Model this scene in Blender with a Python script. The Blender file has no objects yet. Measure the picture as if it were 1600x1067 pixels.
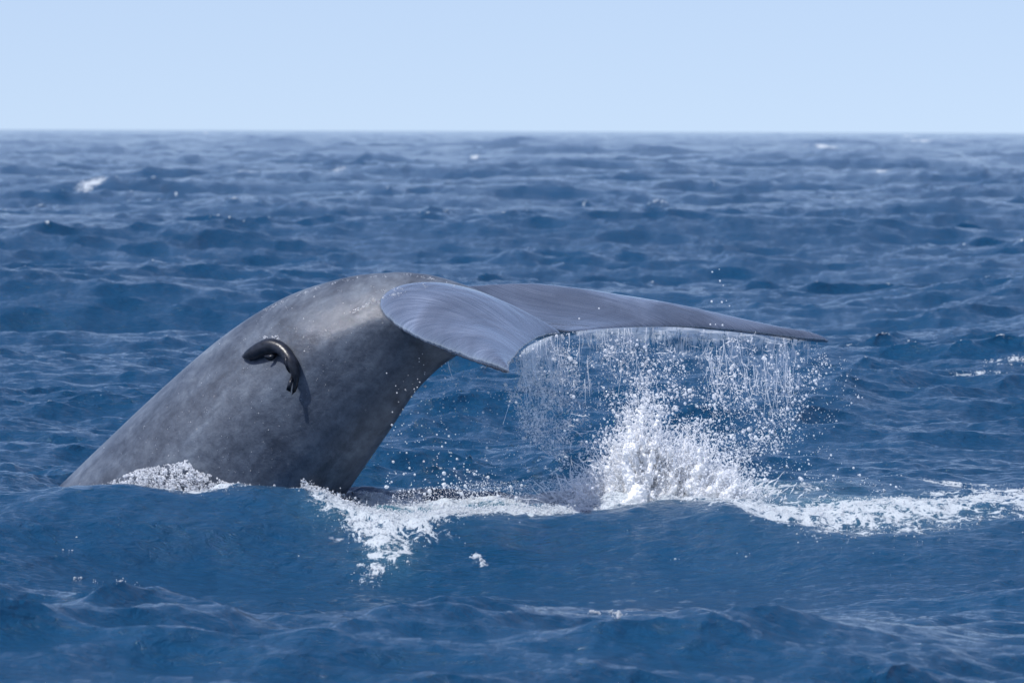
import bpy, math, random
import numpy as np
from mathutils import Matrix, Vector
from mathutils.bvhtree import BVHTree

S = bpy.context.scene
COL = S.collection
rng = np.random.default_rng(11)
random.seed(5)

# ------------------------------------------------------------ camera
CAM_H = 2.43
FPX = 8889.0                       # 200 mm lens, in pixels of the 1600 px wide photograph
cd = bpy.data.cameras.new('camera')
cam = bpy.data.objects.new('camera', cd)
COL.objects.link(cam)
cd.sensor_width = 36.0
cd.lens = 200.0
cd.clip_start = 0.5
cd.clip_end = 80000.0
cd.dof.use_dof = True
cd.dof.focus_distance = 39.2
cd.dof.aperture_fstop = 6.7
CM = Matrix.Translation((0, 0, CAM_H)) @ Matrix.Rotation(math.radians(90 - 2.125), 4, 'X') @ Matrix.Rotation(math.radians(0.215), 4, 'Z')
cam.matrix_world = CM
S.camera = cam

# ------------------------------------------------------------ sky, sun, exposure
SUN_EL, SUN_AZ = 57.0, -119.0        # azimuth from +Y towards +X
W = bpy.data.worlds.new('World')
S.world = W
W.use_nodes = True
wn, wl = W.node_tree.nodes, W.node_tree.links
bgd = wn['Background']
sky = wn.new('ShaderNodeTexSky')
sky.sky_type = 'NISHITA'
sky.sun_disc = False
sky.sun_elevation = math.radians(SUN_EL)
sky.sun_rotation = math.radians(SUN_AZ)
sky.air_density = 1.0
sky.dust_density = 0.6
sky.ozone_density = 2.0
tcn = wn.new('ShaderNodeTexCoord')
sp = wn.new('ShaderNodeSeparateXYZ')
cb = wn.new('ShaderNodeCombineXYZ')
zz = wn.new('ShaderNodeMath'); zz.operation = 'MULTIPLY_ADD'
zz.inputs[1].default_value = 0.86; zz.inputs[2].default_value = 0.125
nm = wn.new('ShaderNodeVectorMath'); nm.operation = 'NORMALIZE'
wl.new(tcn.outputs['Generated'], sp.inputs[0])
wl.new(sp.outputs[0], cb.inputs[0]); wl.new(sp.outputs[1], cb.inputs[1])
wl.new(sp.outputs[2], zz.inputs[0]); wl.new(zz.outputs[0], cb.inputs[2])
wl.new(cb.outputs[0], nm.inputs[0]); wl.new(nm.outputs[0], sky.inputs[0])
tint = wn.new('ShaderNodeMix'); tint.data_type = 'RGBA'; tint.blend_type = 'MULTIPLY'
tint.inputs[0].default_value = 1.0
tint.inputs[7].default_value = (1.10, 0.985, 1.01, 1)
wl.new(sky.outputs[0], tint.inputs[6])
wl.new(tint.outputs[2], bgd.inputs[0])
bgd.inputs[1].default_value = 0.15

sd = bpy.data.lights.new('sun', 'SUN')
sd.energy = 4.6
sd.angle = math.radians(0.55)
sd.color = (1.0, 0.965, 0.92)
sun = bpy.data.objects.new('sun', sd)
COL.objects.link(sun)
el, az = math.radians(SUN_EL), math.radians(SUN_AZ)
sdir = Vector((math.sin(az) * math.cos(el), math.cos(az) * math.cos(el), math.sin(el)))
sun.rotation_euler = sdir.to_track_quat('Z', 'Y').to_euler()

S.view_settings.view_transform = 'Standard'
S.view_settings.look = 'None'
S.view_settings.gamma = 1
S.view_settings.exposure = 0.13
S.view_settings.use_curve_mapping = False
S.render.engine = 'CYCLES'
S.cycles.use_denoising = True
S.cycles.max_bounces = 8
S.cycles.transparent_max_bounces = 32
S.cycles.caustics_reflective = False
S.cycles.caustics_refractive = False
S.cycles.sample_clamp_indirect = 4.0

# ------------------------------------------------------------ helpers
R3 = np.array([list(r)[:3] for r in CM.to_3x3()])


def at(px, py, y):
    """World point at ground distance y in the direction of a pixel of the photograph."""
    d = R3 @ np.array([(px - 800) / FPX, -(py - 533.5) / FPX, -1.0])
    k = y / d[1]
    return np.array([d[0] * k, y, CAM_H + d[2] * k])


def hor(px, py, z=0.0):
    """World x, y where the direction of a pixel meets height z."""
    d = R3 @ np.array([(px - 800) / FPX, -(py - 533.5) / FPX, -1.0])
    k = (z - CAM_H) / d[2]
    return d[0] * k, d[1] * k


def spline(P, ts):
    """Catmull-Rom through the rows of P at ts in 0..1."""
    P = np.asarray(P, float)
    n = len(P)
    t = np.clip(np.asarray(ts, float), 0, 1) * (n - 1)
    i = np.minimum(t.astype(int), n - 2)
    f = (t - i)[:, None]
    e = np.vstack([2 * P[0] - P[1], P, 2 * P[-1] - P[-2]])
    a, b, c, d = e[i], e[i + 1], e[i + 2], e[i + 3]
    return 0.5 * (2 * b + (c - a) * f + (2 * a - 5 * b + 4 * c - d) * f ** 2 + (3 * b - a - 3 * c + d) * f ** 3)


def grid_faces(nu, nv, wrap=False):
    i = np.arange(nu - 1)[:, None]
    m = nv if wrap else nv - 1
    j = np.arange(m)[None, :]
    j2 = (j + 1) % nv
    return np.stack([i * nv + j, i * nv + j2, (i + 1) * nv + j2, (i + 1) * nv + j], -1).reshape(-1, 4)


def mesh_np(name, verts, faces, smooth=True):
    """Fast mesh from arrays; faces all the same size."""
    me = bpy.data.meshes.new(name)
    verts = np.asarray(verts, np.float32)
    faces = np.asarray(faces, np.int32)
    k = faces.shape[1]
    me.vertices.add(len(verts)); me.vertices.foreach_set('co', verts.ravel())
    me.loops.add(faces.size); me.loops.foreach_set('vertex_index', faces.ravel())
    me.polygons.add(len(faces))
    me.polygons.foreach_set('loop_start', np.arange(len(faces), dtype=np.int32) * k)
    me.polygons.foreach_set('loop_total', np.full(len(faces), k, np.int32))
    me.update(calc_edges=True)
    me.validate()
    me.polygons.foreach_set('use_smooth', np.full(len(me.polygons), smooth))
    return me


def add_obj(name, me, mat=None, parent=None, **props):
    o = bpy.data.objects.new(name, me)
    COL.objects.link(o)
    if mat: me.materials.append(mat)
    if parent: o.parent = parent
    for k, v in props.items(): o[k] = v
    return o


def fattr(me, name, vals):
    a = me.attributes.new(name, 'FLOAT', 'POINT')
    a.data.foreach_set('value', np.asarray(vals, np.float32))


def sstep(a, b, x):
    t = np.clip((x - a) / (b - a), 0, 1)
    return t * t * (3 - 2 * t)


# ------------------------------------------------------------ spectral wave fields
class Cascade:
    """One FFT patch of choppy wind waves between two wavelengths."""
    def __init__(s, tile, n, lo, hi, slope, wind, spread, peak, rot, chop, seed, fall=4.0):
        r = np.random.default_rng(seed)
        k1 = np.fft.fftfreq(n, tile / n) * 2 * np.pi
        kx, ky = np.meshgrid(k1, k1)
        k = np.hypot(kx, ky); k[0, 0] = 1
        lam = 2 * np.pi / k
        ang = np.arctan2(ky, kx) - (wind - rot)
        band = (1 / (1 + np.exp(-(lam - lo) / (lo * .12)))) * (1 / (1 + np.exp((lam - hi) / (hi * .12))))
        P = k ** -fall * np.exp(-(lam / peak) ** 2) * np.abs(np.cos(ang)) ** spread * band
        P = P * np.where(np.cos(ang) < 0, .15, 1)
        P[0, 0] = 0
        h = np.sqrt(P) * (r.normal(size=(n, n)) + 1j * r.normal(size=(n, n)))
        sx = np.fft.ifft2(1j * kx * h).real; sy = np.fft.ifft2(1j * ky * h).real
        h *= slope / math.sqrt((sx ** 2 + sy ** 2).mean())
        s.z = np.fft.ifft2(h).real.astype(np.float32)
        s.dx = (chop * np.fft.ifft2(1j * kx / k * h).real).astype(np.float32)
        s.dy = (chop * np.fft.ifft2(1j * ky / k * h).real).astype(np.float32)
        jx = chop * np.fft.ifft2(-kx * kx / k * h).real
        jy = chop * np.fft.ifft2(-ky * ky / k * h).real
        s.fold = (-(jx + jy)).astype(np.float32)
        s.tile, s.n, s.c, s.si = tile, n, math.cos(rot), math.sin(rot)

    def sample(s, x, y, want=('z', 'dx', 'dy', 'fold')):
        u = (s.c * x + s.si * y) / s.tile * s.n
        v = (-s.si * x + s.c * y) / s.tile * s.n
        iu = np.floor(u); iv = np.floor(v)
        fu = (u - iu).astype(np.float32); fv = (v - iv).astype(np.float32)
        i0 = iu.astype(np.int64) % s.n; j0 = iv.astype(np.int64) % s.n
        i1 = (i0 + 1) % s.n; j1 = (j0 + 1) % s.n
        w00, w10, w01, w11 = (1 - fu) * (1 - fv), fu * (1 - fv), (1 - fu) * fv, fu * fv
        out = [getattr(s, a)[j0, i0] * w00 + getattr(s, a)[j0, i1] * w10 + getattr(s, a)[j1, i0] * w01 + getattr(s, a)[j1, i1] * w11 for a in want]
        if 'dx' in want:
            a, b = want.index('dx'), want.index('dy')
            X, Y = out[a], out[b]
            out[a], out[b] = s.c * X - s.si * Y, s.si * X + s.c * Y
        return out


WD = math.radians(-66)      # waves run towards the camera, slightly to the left
CA = Cascade(420.0, 2048, 5.0, 60.0, 0.09, WD, 3, 30.0, 0.13, 1.0, 3)
CB = Cascade(61.0, 1024, 0.7, 5.0, 0.205, WD + .15, 1.4, 9.0, -0.31, 1.2, 4, 2.5)
CC = Cascade(11.3, 1024, 0.09, 0.7, 0.21, WD - .2, .9, 3.0, 0.52, 1.1, 5, 3.3)
CN = Cascade(3.1, 512, 0.02, 0.5, 1.0, 0, 0, 1.0, 0.4, 0, 6)       # plain noise for foam
CN.z /= CN.z.std()
CL = Cascade(29.0, 512, 0.5, 8.0, 1.0, 0, 0, 4.0, 0.9, 0, 7)
CL.z /= CL.z.std()

# crest of the near swell: photo pixel, distance
crest = [(-500, 770, 37.2), (-120, 782, 37.2), (0, 772, 37.4), (110, 752, 37.6), (200, 752, 37.6), (300, 766, 37.6), (400, 757, 37.7), (470, 761, 37.7),
         (510, 776, 37.6), (555, 794, 37.5), (620, 808, 37.4), (720, 799, 37.5), (830, 801, 37.5), (930, 803, 37.4), (1000, 796, 37.4), (1060, 793, 37.4), (1125, 790, 37.3),
         (1190, 810, 37.1), (1260, 830, 36.9), (1350, 842, 36.7), (1450, 846, 36.6), (1600, 840, 36.6), (1900, 838, 36.5)]
CX = np.array([at(*c) for c in crest])
TROUGH = [(-500, -.30), (0, -.36), (300, -.47), (600, -.50), (900, -.50), (1200, -.43), (1600, -.36), (2100, -.3)]
TX = np.array([at(p, 900, 34)[0] for p, _ in TROUGH]); TZ = np.array([z for _, z in TROUGH])


def surface(x, y, fine=True):
    """Displaced water surface: returns x', y', z', fold."""
    x = np.asarray(x, float); y = np.asarray(y, float)
    r = np.hypot(x, y)
    yc = np.interp(x, CX[:, 0], CX[:, 1])
    zc = np.interp(x, CX[:, 0], CX[:, 2])
    zt = np.interp(x, TX, TZ) - .06
    base = -0.06
    q = y - yc
    base = base - .12 * np.exp(-((x + .9) / 1.1) ** 2 - ((q - 1.6) / 1.5) ** 2)
    # swell profile
    f = np.where(q > 0, base + (zc + .0 - base) * np.exp(-(q / .75) ** 2),
                 0)
    qa = np.clip(-q / 4.2, 0, 1)
    qq = np.clip(-q, 0, 30)
    fr = zc + (zt - zc) * (1 - np.exp(-(qq / .85) ** 1.5))
    qb = np.clip((-q - 4.2) / 6.0, 0, 1)
    fr = fr + (-.12 - zt) * sstep(0, 1, qb)
    sw = np.where(q > 0, f, fr)
    side = sstep(9, 5, np.abs(x)) * sstep(9, 16, y)
    sw = sw * side + base * (1 - side)
    # how much open sea is laid over it
    flat = sstep(-3.9, -2.7, x) * sstep(4.2, 2.6, x)
    nearq = np.exp(-np.abs(np.where(q > 0, q / 2.2, q / 3.2)) ** 3) * side * (.45 + .55 * flat)
    ga = 1 - .93 * np.exp(-((y - 36) / 8.0) ** 2) * side
    ga = ga * sstep(8, 60, r) ** .5 * (1 + .35 * sstep(80, 400, r))
    gb = (1 - .68 * nearq) * (.98 + .02 * sstep(34, 46, y)) * (1 + .4 * sstep(80, 500, r))
    gc = (1 - .35 * nearq) * (.75 + .25 * sstep(34, 42, y)) * sstep(900, 150, r)
    z = sw.copy(); dx = np.zeros_like(x); dy = np.zeros_like(x); fo = np.zeros_like(x)
    patch = 1 + .22 * np.clip(CL.sample(x * .35, y * .35, ('z',))[0], -2, 2)
    for c, g in ((CA, ga), (CB, gb * patch), (CC, gc * patch)):
        if c is CC and not fine: continue
        a = c.sample(x, y)
        z += g * a[0]; dx += g * a[1]; dy += g * a[2]; fo += g * a[3]
    return x + dx, y + dy, z, fo


# foam patches: (photo pixel x, y, assumed height, half-size along x in m, along y in m, strength)
FOAM = []


def foam_px(px, py, z, ax, ay, s):
    X, Y = hor(px, py, z)
    FOAM.append((X, Y, ax, ay, s))


def foam_xy(px, Y, ax, ay, s):
    FOAM.append((at(px, 800, Y)[0], Y, ax, ay, s))


# collar and ridge of foam along the crest
for px, yy, ax, ay, s in [(180, 38.0, .25, .25, .7), (230, 38.0, .3, .25, .9), (290, 38.0, .3, .3, 1.0), (340, 37.9, .3, .2, .9), (395, 38.0, .2, .1, .6),
                          (485, 37.75, .12, .10, .9), (515, 37.65, .17, .16, 1.2), (545, 37.55, .2, .2, 1.3), (580, 37.5, .24, .24, 1.3), (620, 37.4, .25, .3, 1.3),
                          (660, 37.55, .26, .25, 1.2), (700, 37.7, .28, .22, 1.2), (750, 37.75, .3, .22, 1.2), (800, 37.75, .3, .22, 1.2), (850, 37.75, .3, .2, 1.1),
                          (900, 37.95, .3, .22, 1.1), (960, 38.2, .35, .3, 1.2), (1040, 38.4, .4, .4, 1.3), (1110, 38.2, .35, .35, 1.2),
                          (1170, 37.6, .3, .4, 1.1), (1220, 37.5, .3, .5, 1.0), (1280, 37.5, .33, .7, .95), (1340, 37.6, .35, .9, .9), (1400, 37.8, .35, 1.0, .85),
                          (1460, 37.9, .35, .9, .85), (1530, 38.3, .4, 1.1, .9), (1600, 38.3, .4, 1.1, .9), (1680, 38.3, .5, 1.0, 1.0)]:
    foam_xy(px, yy, ax, ay, s)
# tongue of foam spilling down the face
for px, yy, ax, ay, s in [(575, 37.2, .19, .22, 1.05), (595, 36.98, .16, .2, .95), (600, 36.78, .14, .18, .85), (582, 36.58, .13, .16, .72), (572, 36.4, .10, .14, .55), (655, 37.15, .12, .2, .6), (735, 36.8, .06, .08, .6), (745, 36.66, .06, .08, .6)]:
    foam_xy(px, yy, ax, ay, s)
# thin sheets behind the crest
for px, yy, ax, ay, s in [(575, 39.1, .25, .35, 1.2), (625, 38.8, .3, .4, 1.25), (670, 38.9, .3, .4, 1.2), (610, 39.9, .3, .35, 1.25), (690, 39.6, .5, .5, 1.3), (760, 39.2, .5, .5, 1.3), (850, 38.9, .5, .5, 1.3), (930, 38.8, .5, .5, 1.3), (640, 40.3, .25, .15, .6), (840, 38.7, .5, .4, .6), (1500, 40.2, .6, .2, .65), (1180, 39.4, .6, .7, .5), (1000, 39.8, .9, .8, .45)]:
    foam_xy(px, yy, ax, ay, s)
# distant whitecaps
for px, py, ax, ay, s in [(383, 276, .55, 2.2, 1.0), (405, 284, .35, 1.5, .8), (525, 274, .3, 2, .8), (603, 260, .3, 2.4, .9), (140, 296, .4, 1.5, .6), (262, 208, 6, 120, 1.3),
                          (315, 209, 5, 100, 1.2), (335, 208, 5, 120, 1.2), (680, 210, 3, 60, 1.1), (1273, 229, 2.2, 30, 1.5), (1440, 222, 2.6, 50, 1.5), (1405, 213, 3, 80, 1.2),
                          (1138, 301, .3, 1.4, .8), (1150, 317, .35, 1.2, .8), (1190, 262, .4, 2.5, .7), (1313, 258, .4, 2.5, .6), (385, 316, .3, 1., .6), (745, 250, .35, 2.0, .6),
                          (1375, 266, .35, 2, .6), (1485, 242, .35, 3, .6), (55, 232, .4, 4, .5), (205, 220, .4, 4, .5), (930, 232, .4, 4, .45)]:
    foam_px(px, py, .12, ax * 1.3, ay * 1.6, s * 1.9)
for px, py, ax, ay, s in [(1555, 612, .3, .3, .75), (1595, 604, .35, .4, .85), (1640, 604, .35, .45, .8)]:
    foam_px(px, py, .02, ax, ay, s)


def foam_mask(x, y):
    m = np.zeros_like(x)
    for X, Y, ax, ay, s in FOAM:
        sel = (np.abs(x - X) < ax * 2.2) & (np.abs(y - Y) < ay * 2.2)
        if sel.any():
            m[sel] = np.maximum(m[sel], s * np.exp(-((x[sel] - X) / ax) ** 2 - ((y[sel] - Y) / ay) ** 2))
    return m


# ------------------------------------------------------------ materials
def nodes(name):
    m = bpy.data.materials.new(name)
    m.use_nodes = True
    nt = m.node_tree
    return m, nt.nodes, nt.links, nt.nodes['Principled BSDF']


def N(n, kind, **kw):
    o = n.new(kind)
    for k, v in kw.items():
        if k.startswith('i_'):
            key = k[2:].replace('_', ' ')
            o.inputs[int(key) if key.isdigit() else key].default_value = v
        else:
            setattr(o, k, v)
    return o


def math_n(n, l, op, a, b=None, c=None, clamp=False):
    o = n.new('ShaderNodeMath'); o.operation = op; o.use_clamp = clamp
    for i, v in enumerate((a, b, c)):
        if v is None: continue
        if isinstance(v, (int, float)): o.inputs[i].default_value = v
        else: l.new(v, o.inputs[i])
    return o.outputs[0]


def ramp(n, l, src, stops):
    r = n.new('ShaderNodeValToRGB')
    l.new(src, r.inputs[0])
    e = r.color_ramp.elements
    while len(e) < len(stops): e.new(.5)
    for q, (p, c) in zip(e, stops):
        q.position = p; q.color = (*c, 1) if len(c) == 3 else c
    return r.outputs[0]


def mixc(n, l, f, a, b, mode='MIX'):
    o = n.new('ShaderNodeMix'); o.data_type = 'RGBA'; o.blend_type = mode
    for i, v in ((0, f), (6, a), (7, b)):
        if isinstance(v, (int, float)): o.inputs[i].default_value = v
        elif isinstance(v, tuple): o.inputs[i].default_value = (*v, 1)
        else: l.new(v, o.inputs[i])
    return o.outputs[2]


def water_material():
    m, n, l, b = nodes('sea_water')
    geo = N(n, 'ShaderNodeNewGeometry')
    fm = N(n, 'ShaderNodeAttribute', attribute_name='foam').outputs['Fac']
    ae = N(n, 'ShaderNodeAttribute', attribute_name='aerated').outputs['Fac']
    # lacy foam pattern in real-world metres
    mp = N(n, 'ShaderNodeMapping'); mp.inputs['Scale'].default_value = (1, .55, 1)
    l.new(geo.outputs['Position'], mp.inputs[0])
    n1 = N(n, 'ShaderNodeTexNoise', i_Scale=9.0, i_Detail=8.0, i_Roughness=.65, i_Distortion=.9); l.new(mp.outputs[0], n1.inputs['Vector'])
    v1 = N(n, 'ShaderNodeTexVoronoi', feature='DISTANCE_TO_EDGE', i_Scale=22.0); l.new(n1.outputs['Color'], v1.inputs['Vector'])
    wob = N(n, 'ShaderNodeVectorMath', operation='MULTIPLY_ADD'); wob.inputs[1].default_value = (.12, .12, .12)
    l.new(n1.outputs['Color'], wob.inputs[0]); l.new(mp.outputs[0], wob.inputs[2])
    l.new(wob.outputs[0], v1.inputs['Vector'])
    lace = math_n(n, l, 'SUBTRACT', .30, v1.outputs['Distance'])
    t = math_n(n, l, 'MULTIPLY_ADD', math_n(n, l, 'SUBTRACT', n1.outputs['Fac'], .5), 3.0, math_n(n, l, 'MULTIPLY_ADD', lace, .9, fm))
    f = N(n, 'ShaderNodeMapRange', interpolation_type='SMOOTHSTEP'); f.inputs[1].default_value = .62; f.inputs[2].default_value = .98
    l.new(t, f.inputs[0])
    gate = N(n, 'ShaderNodeMapRange'); gate.inputs[1].default_value = .04; gate.inputs[2].default_value = .3; l.new(fm, gate.inputs[0])
    foam = math_n(n, l, 'MULTIPLY', f.outputs[0], gate.outputs[0], clamp=True)
    # water body
    big = N(n, 'ShaderNodeTexNoise', i_Scale=.35, i_Detail=4.0); l.new(geo.outputs['Position'], big.inputs['Vector'])
    deep = mixc(n, l, big.outputs['Fac'], (.0025, .034, .084), (.0045, .052, .124))
    aer = mixc(n, l, math_n(n, l, 'MULTIPLY', ae, .6, clamp=True), deep, (.12, .27, .30))
    l.new(aer, b.inputs['Base Color'])
    b.inputs['Roughness'].default_value = .065
    b.inputs['IOR'].default_value = 1.333
    b.inputs['Subsurface Weight'].default_value = 0.0
    b.inputs['Subsurface Radius'].default_value = (.5, .62, .7)
    b.inputs['Subsurface Scale'].default_value = .35
    # ripples too fine for the mesh
    mr = N(n, 'ShaderNodeMapping'); mr.inputs['Scale'].default_value = (.75, 1.1, 1); mr.inputs['Rotation'].default_value = (0, 0, .25)
    l.new(geo.outputs['Position'], mr.inputs[0])
    r1 = N(n, 'ShaderNodeTexNoise', i_Scale=11.0, i_Detail=6.0, i_Roughness=.6, i_Distortion=.4); l.new(mr.outputs[0], r1.inputs['Vector'])
    r2 = N(n, 'ShaderNodeTexNoise', i_Scale=1.1, i_Detail=3.0, i_Roughness=.5); l.new(mr.outputs[0], r2.inputs['Vector'])
    hgt = math_n(n, l, 'MULTIPLY_ADD', r2.outputs['Fac'], 2.0, r1.outputs['Fac'])
    bp = N(n, 'ShaderNodeBump', i_Strength=1.0, i_Distance=.042); l.new(hgt, bp.inputs['Height'])
    l.new(bp.outputs[0], b.inputs['Normal'])
    # foam shader
    fb = n.new('ShaderNodeBsdfPrincipled')
    fn = N(n, 'ShaderNodeTexNoise', i_Scale=45.0, i_Detail=4.0, i_Roughness=.7); l.new(geo.outputs['Position'], fn.inputs['Vector'])
    l.new(mixc(n, l, fn.outputs['Fac'], (.34, .42, .48), (.62, .65, .68)), fb.inputs['Base Color'])
    fb.inputs['Roughness'].default_value = .5
    fbp = N(n, 'ShaderNodeBump', i_Strength=.9, i_Distance=.02); l.new(fn.outputs['Fac'], fbp.inputs['Height']); l.new(fbp.outputs[0], fb.inputs['Normal'])
    mx = n.new('ShaderNodeMixShader')
    l.new(foam, mx.inputs[0]); l.new(b.outputs[0], mx.inputs[1]); l.new(fb.outputs[0], mx.inputs[2])
    l.new(mx.outputs[0], n['Material Output'].inputs[0])
    return m


def foam_material(name='white_foam', base=(.93, .95, .97), alpha=1.0):
    m, n, l, b = nodes(name)
    b.inputs['Base Color'].default_value = (*base, 1)
    b.inputs['Roughness'].default_value = .35
    b.inputs['IOR'].default_value = 1.33
    tr = n.new('ShaderNodeBsdfTranslucent'); tr.inputs[0].default_value = (*base, 1)
    mx = n.new('ShaderNodeMixShader'); mx.inputs[0].default_value = .4
    l.new(b.outputs[0], mx.inputs[1]); l.new(tr.outputs[0], mx.inputs[2])
    out = mx.outputs[0]
    if alpha < 1:
        tp = n.new('ShaderNodeBsdfTransparent')
        m2 = n.new('ShaderNodeMixShader'); m2.inputs[0].default_value = alpha
        l.new(tp.outputs[0], m2.inputs[1]); l.new(out, m2.inputs[2]); out = m2.outputs[0]
    l.new(out, n['Material Output'].inputs[0])
    return m


def skin_material():
    m, n, l, b = nodes('whale_skin')
    tc = N(n, 'ShaderNodeTexCoord')
    fl = N(n, 'ShaderNodeAttribute', attribute_name='fluke').outputs['Fac']
    uv = N(n, 'ShaderNodeAttribute', attribute_name='along').outputs['Vector']
    P = tc.outputs['Object']
    a = N(n, 'ShaderNodeTexNoise', i_Scale=3.4, i_Detail=9.0, i_Roughness=.68, i_Distortion=.3); l.new(P, a.inputs['Vector'])
    c = N(n, 'ShaderNodeTexNoise', i_Scale=17.0, i_Detail=8.0, i_Roughness=.72, i_Distortion=.1); l.new(P, c.inputs['Vector'])
    base = ramp(n, l, a.outputs['Fac'], [(.32, (.031, .043, .066)), (.5, (.066, .084, .117)), (.68, (.106, .130, .166))])
    mott = ramp(n, l, c.outputs['Fac'], [(.34, (.70, .72, .76)), (.5, (1, 1, 1)), (.66, (1.26, 1.25, 1.22))])
    col = mixc(n, l, 1.0, base, mott, 'MULTIPLY')
    # pale scars and small pits
    vp = N(n, 'ShaderNodeTexVoronoi', i_Scale=7.5, i_Randomness=1.0); l.new(P, vp.inputs['Vector'])
    pit = math_n(n, l, 'LESS_THAN', vp.outputs['Distance'], math_n(n, l, 'MULTIPLY', a.outputs['Fac'], .11))
    col = mixc(n, l, math_n(n, l, 'MULTIPLY', pit, .55), col, (.19, .20, .22))
    grain = N(n, 'ShaderNodeAttribute', attribute_name='grain').outputs['Vector']
    st = N(n, 'ShaderNodeTexNoise', i_Scale=5.5, i_Detail=7.0, i_Roughness=.62, i_Distortion=.7); l.new(grain, st.inputs['Vector'])
    col = mixc(n, l, 1.0, col, ramp(n, l, st.outputs['Fac'], [(.36, (.72, .73, .76)), (.52, (1, 1, 1)), (.66, (1.28, 1.28, 1.26))]), 'MULTIPLY')
    # streaks along the flukes, sky sheen painted into their paler blue tones
    mp = N(n, 'ShaderNodeMapping'); mp.inputs['Scale'].default_value = (1.0, 66, 1); l.new(uv, mp.inputs[0])
    s = N(n, 'ShaderNodeTexNoise', i_Scale=1.6, i_Detail=5.0, i_Roughness=.72, i_Distortion=.6); l.new(mp.outputs[0], s.inputs['Vector'])
    sc = ramp(n, l, s.outputs['Fac'], [(.34, (.022, .028, .042)), (.45, (.085, .105, .15)), (.60, (.135, .16, .215)), (.8, (.21, .24, .30))])
    patch = N(n, 'ShaderNodeTexNoise', i_Scale=1.7, i_Detail=3.0, i_Distortion=.6); l.new(P, patch.inputs['Vector'])
    sc = mixc(n, l, 1.0, sc, ramp(n, l, patch.outputs['Fac'], [(.38, (.58, .57, .57)), (.54, (.97, .97, .98)), (.66, (1.35, 1.35, 1.35))]), 'MULTIPLY')
    col = mixc(n, l, fl, col, sc)
    l.new(col, b.inputs['Base Color'])
    rr = math_n(n, l, 'MULTIPLY_ADD', fl, -.27, math_n(n, l, 'MULTIPLY_ADD', c.outputs['Fac'], .3, .38))
    l.new(rr, b.inputs['Roughness'])
    b.inputs['IOR'].default_value = 1.36
    l.new(math_n(n, l, 'MULTIPLY_ADD', fl, .62, .40), b.inputs['Coat Weight'])
    l.new(math_n(n, l, 'MULTIPLY_ADD', a.outputs['Fac'], .28, -.08), b.inputs['Coat Roughness'])
    l.new(math_n(n, l, 'MULTIPLY_ADD', fl, 1.35, 1.33), b.inputs['Coat IOR'])
    w = N(n, 'ShaderNodeTexNoise', i_Scale=38.0, i_Detail=4.0, i_Roughness=.6); l.new(P, w.inputs['Vector'])
    h = math_n(n, l, 'MULTIPLY_ADD', c.outputs['Fac'], 3.0, w.outputs['Fac'])
    b1 = N(n, 'ShaderNodeBump', i_Distance=.005); l.new(h, b1.inputs['Height']); l.new(math_n(n, l, 'MULTIPLY_ADD', fl, -.34, .38), b1.inputs['Strength'])
    und = N(n, 'ShaderNodeBump', i_Distance=.05); l.new(patch.outputs['Fac'], und.inputs['Height']); l.new(math_n(n, l, 'MULTIPLY', fl, .8), und.inputs['Strength']); l.new(b1.outputs[0], und.inputs['Normal'])
    b2 = N(n, 'ShaderNodeBump', i_Distance=.006)
    l.new(math_n(n, l, 'MULTIPLY', fl, .07), b2.inputs['Strength'])
    l.new(s.outputs['Fac'], b2.inputs['Height']); l.new(und.outputs[0], b2.inputs['Normal'])
    l.new(b2.outputs[0], b.inputs['Normal'])
    l.new(b2.outputs[0], b.inputs['Coat Normal'])
    return m


M_WATER = water_material()
M_FOAM = foam_material(base=(.74, .77, .80), alpha=.62)
M_DROP = foam_material('water_drops', (.95, .97, 1.0), .62)
M_SPLASH = foam_material('splashing_water', (.98, .99, 1.0), .93)
M_VEIL = foam_material('falling_water', (.72, .82, .92), .30)

# ------------------------------------------------------------ the sea: one sheet, rings growing with distance
rows = [0.6, 3, 6, 9, 12, 14]
y = 16.0
while y < 15000:
    rows.append(y)
    if y < 24: s_ = .15
    elif y < 33: s_ = .055
    elif y < 42.5: s_ = .026
    elif y < 52: s_ = .042
    else: s_ = .058 * (y / 52) ** 1.9 if y < 400 else y * .011 if y < 4500 else y * .05
    y += s_
rows.append(15000.0)
rows = np.array(rows)
half = math.radians(6.3)
core = np.linspace(-half, half, 350)
outer = half + np.cumsum(np.geomspace(.0008, .34, 26))
outer = outer[outer < math.pi - .05]
angs = np.concatenate([-outer[::-1], core, outer])
ny, na = len(rows), len(angs)
RR, AA = np.meshgrid(rows, angs, indexing='ij')
gx, gy = (RR * np.sin(AA)).ravel(), (RR * np.cos(AA)).ravel()
X, Y, Z, FO = surface(gx, gy)
far = sstep(9000, 3000, RR.ravel())
Z = Z * far
fm = foam_mask(gx, gy)
# small breaking crests of the open sea
rag = CB.sample(gx * .9, gy * .25, ('z',))[0]; rag = rag / rag.std()
fm = fm * np.where(gy > 60, np.clip(.75 + .35 * rag, 0, 1.3), 1)
brk = sstep(.98, 1.3, FO) * .8 * sstep(420, 150, gy) * (gy > 41)
fm = np.maximum(fm, brk)
nz = CN.sample(gx, gy, ('z',))[0]
near = (gy > 33) & (gy < 43)
bump = np.where(near, np.clip(fm, 0, 1) ** 1.5 * (.016 + .012 * nz), 0)
Z = Z + bump
aer = np.zeros_like(gx)
for px, yy, ax, ay, s in [(640, 38.8, .7, .9, .9), (760, 38.6, .6, .6, .6), (1050, 39.0, 1.0, .9, .6), (1350, 38.0, .8, .9, .5), (570, 37.5, .4, .3, .35), (600, 36.8, .2, .4, .3), (270, 38.1, .5, .3, .3)]:
    xx = at(px, 800, yy)[0]
    aer = np.maximum(aer, s * np.exp(-((gx - xx) / ax) ** 2 - ((gy - yy) / ay) ** 2))
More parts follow.
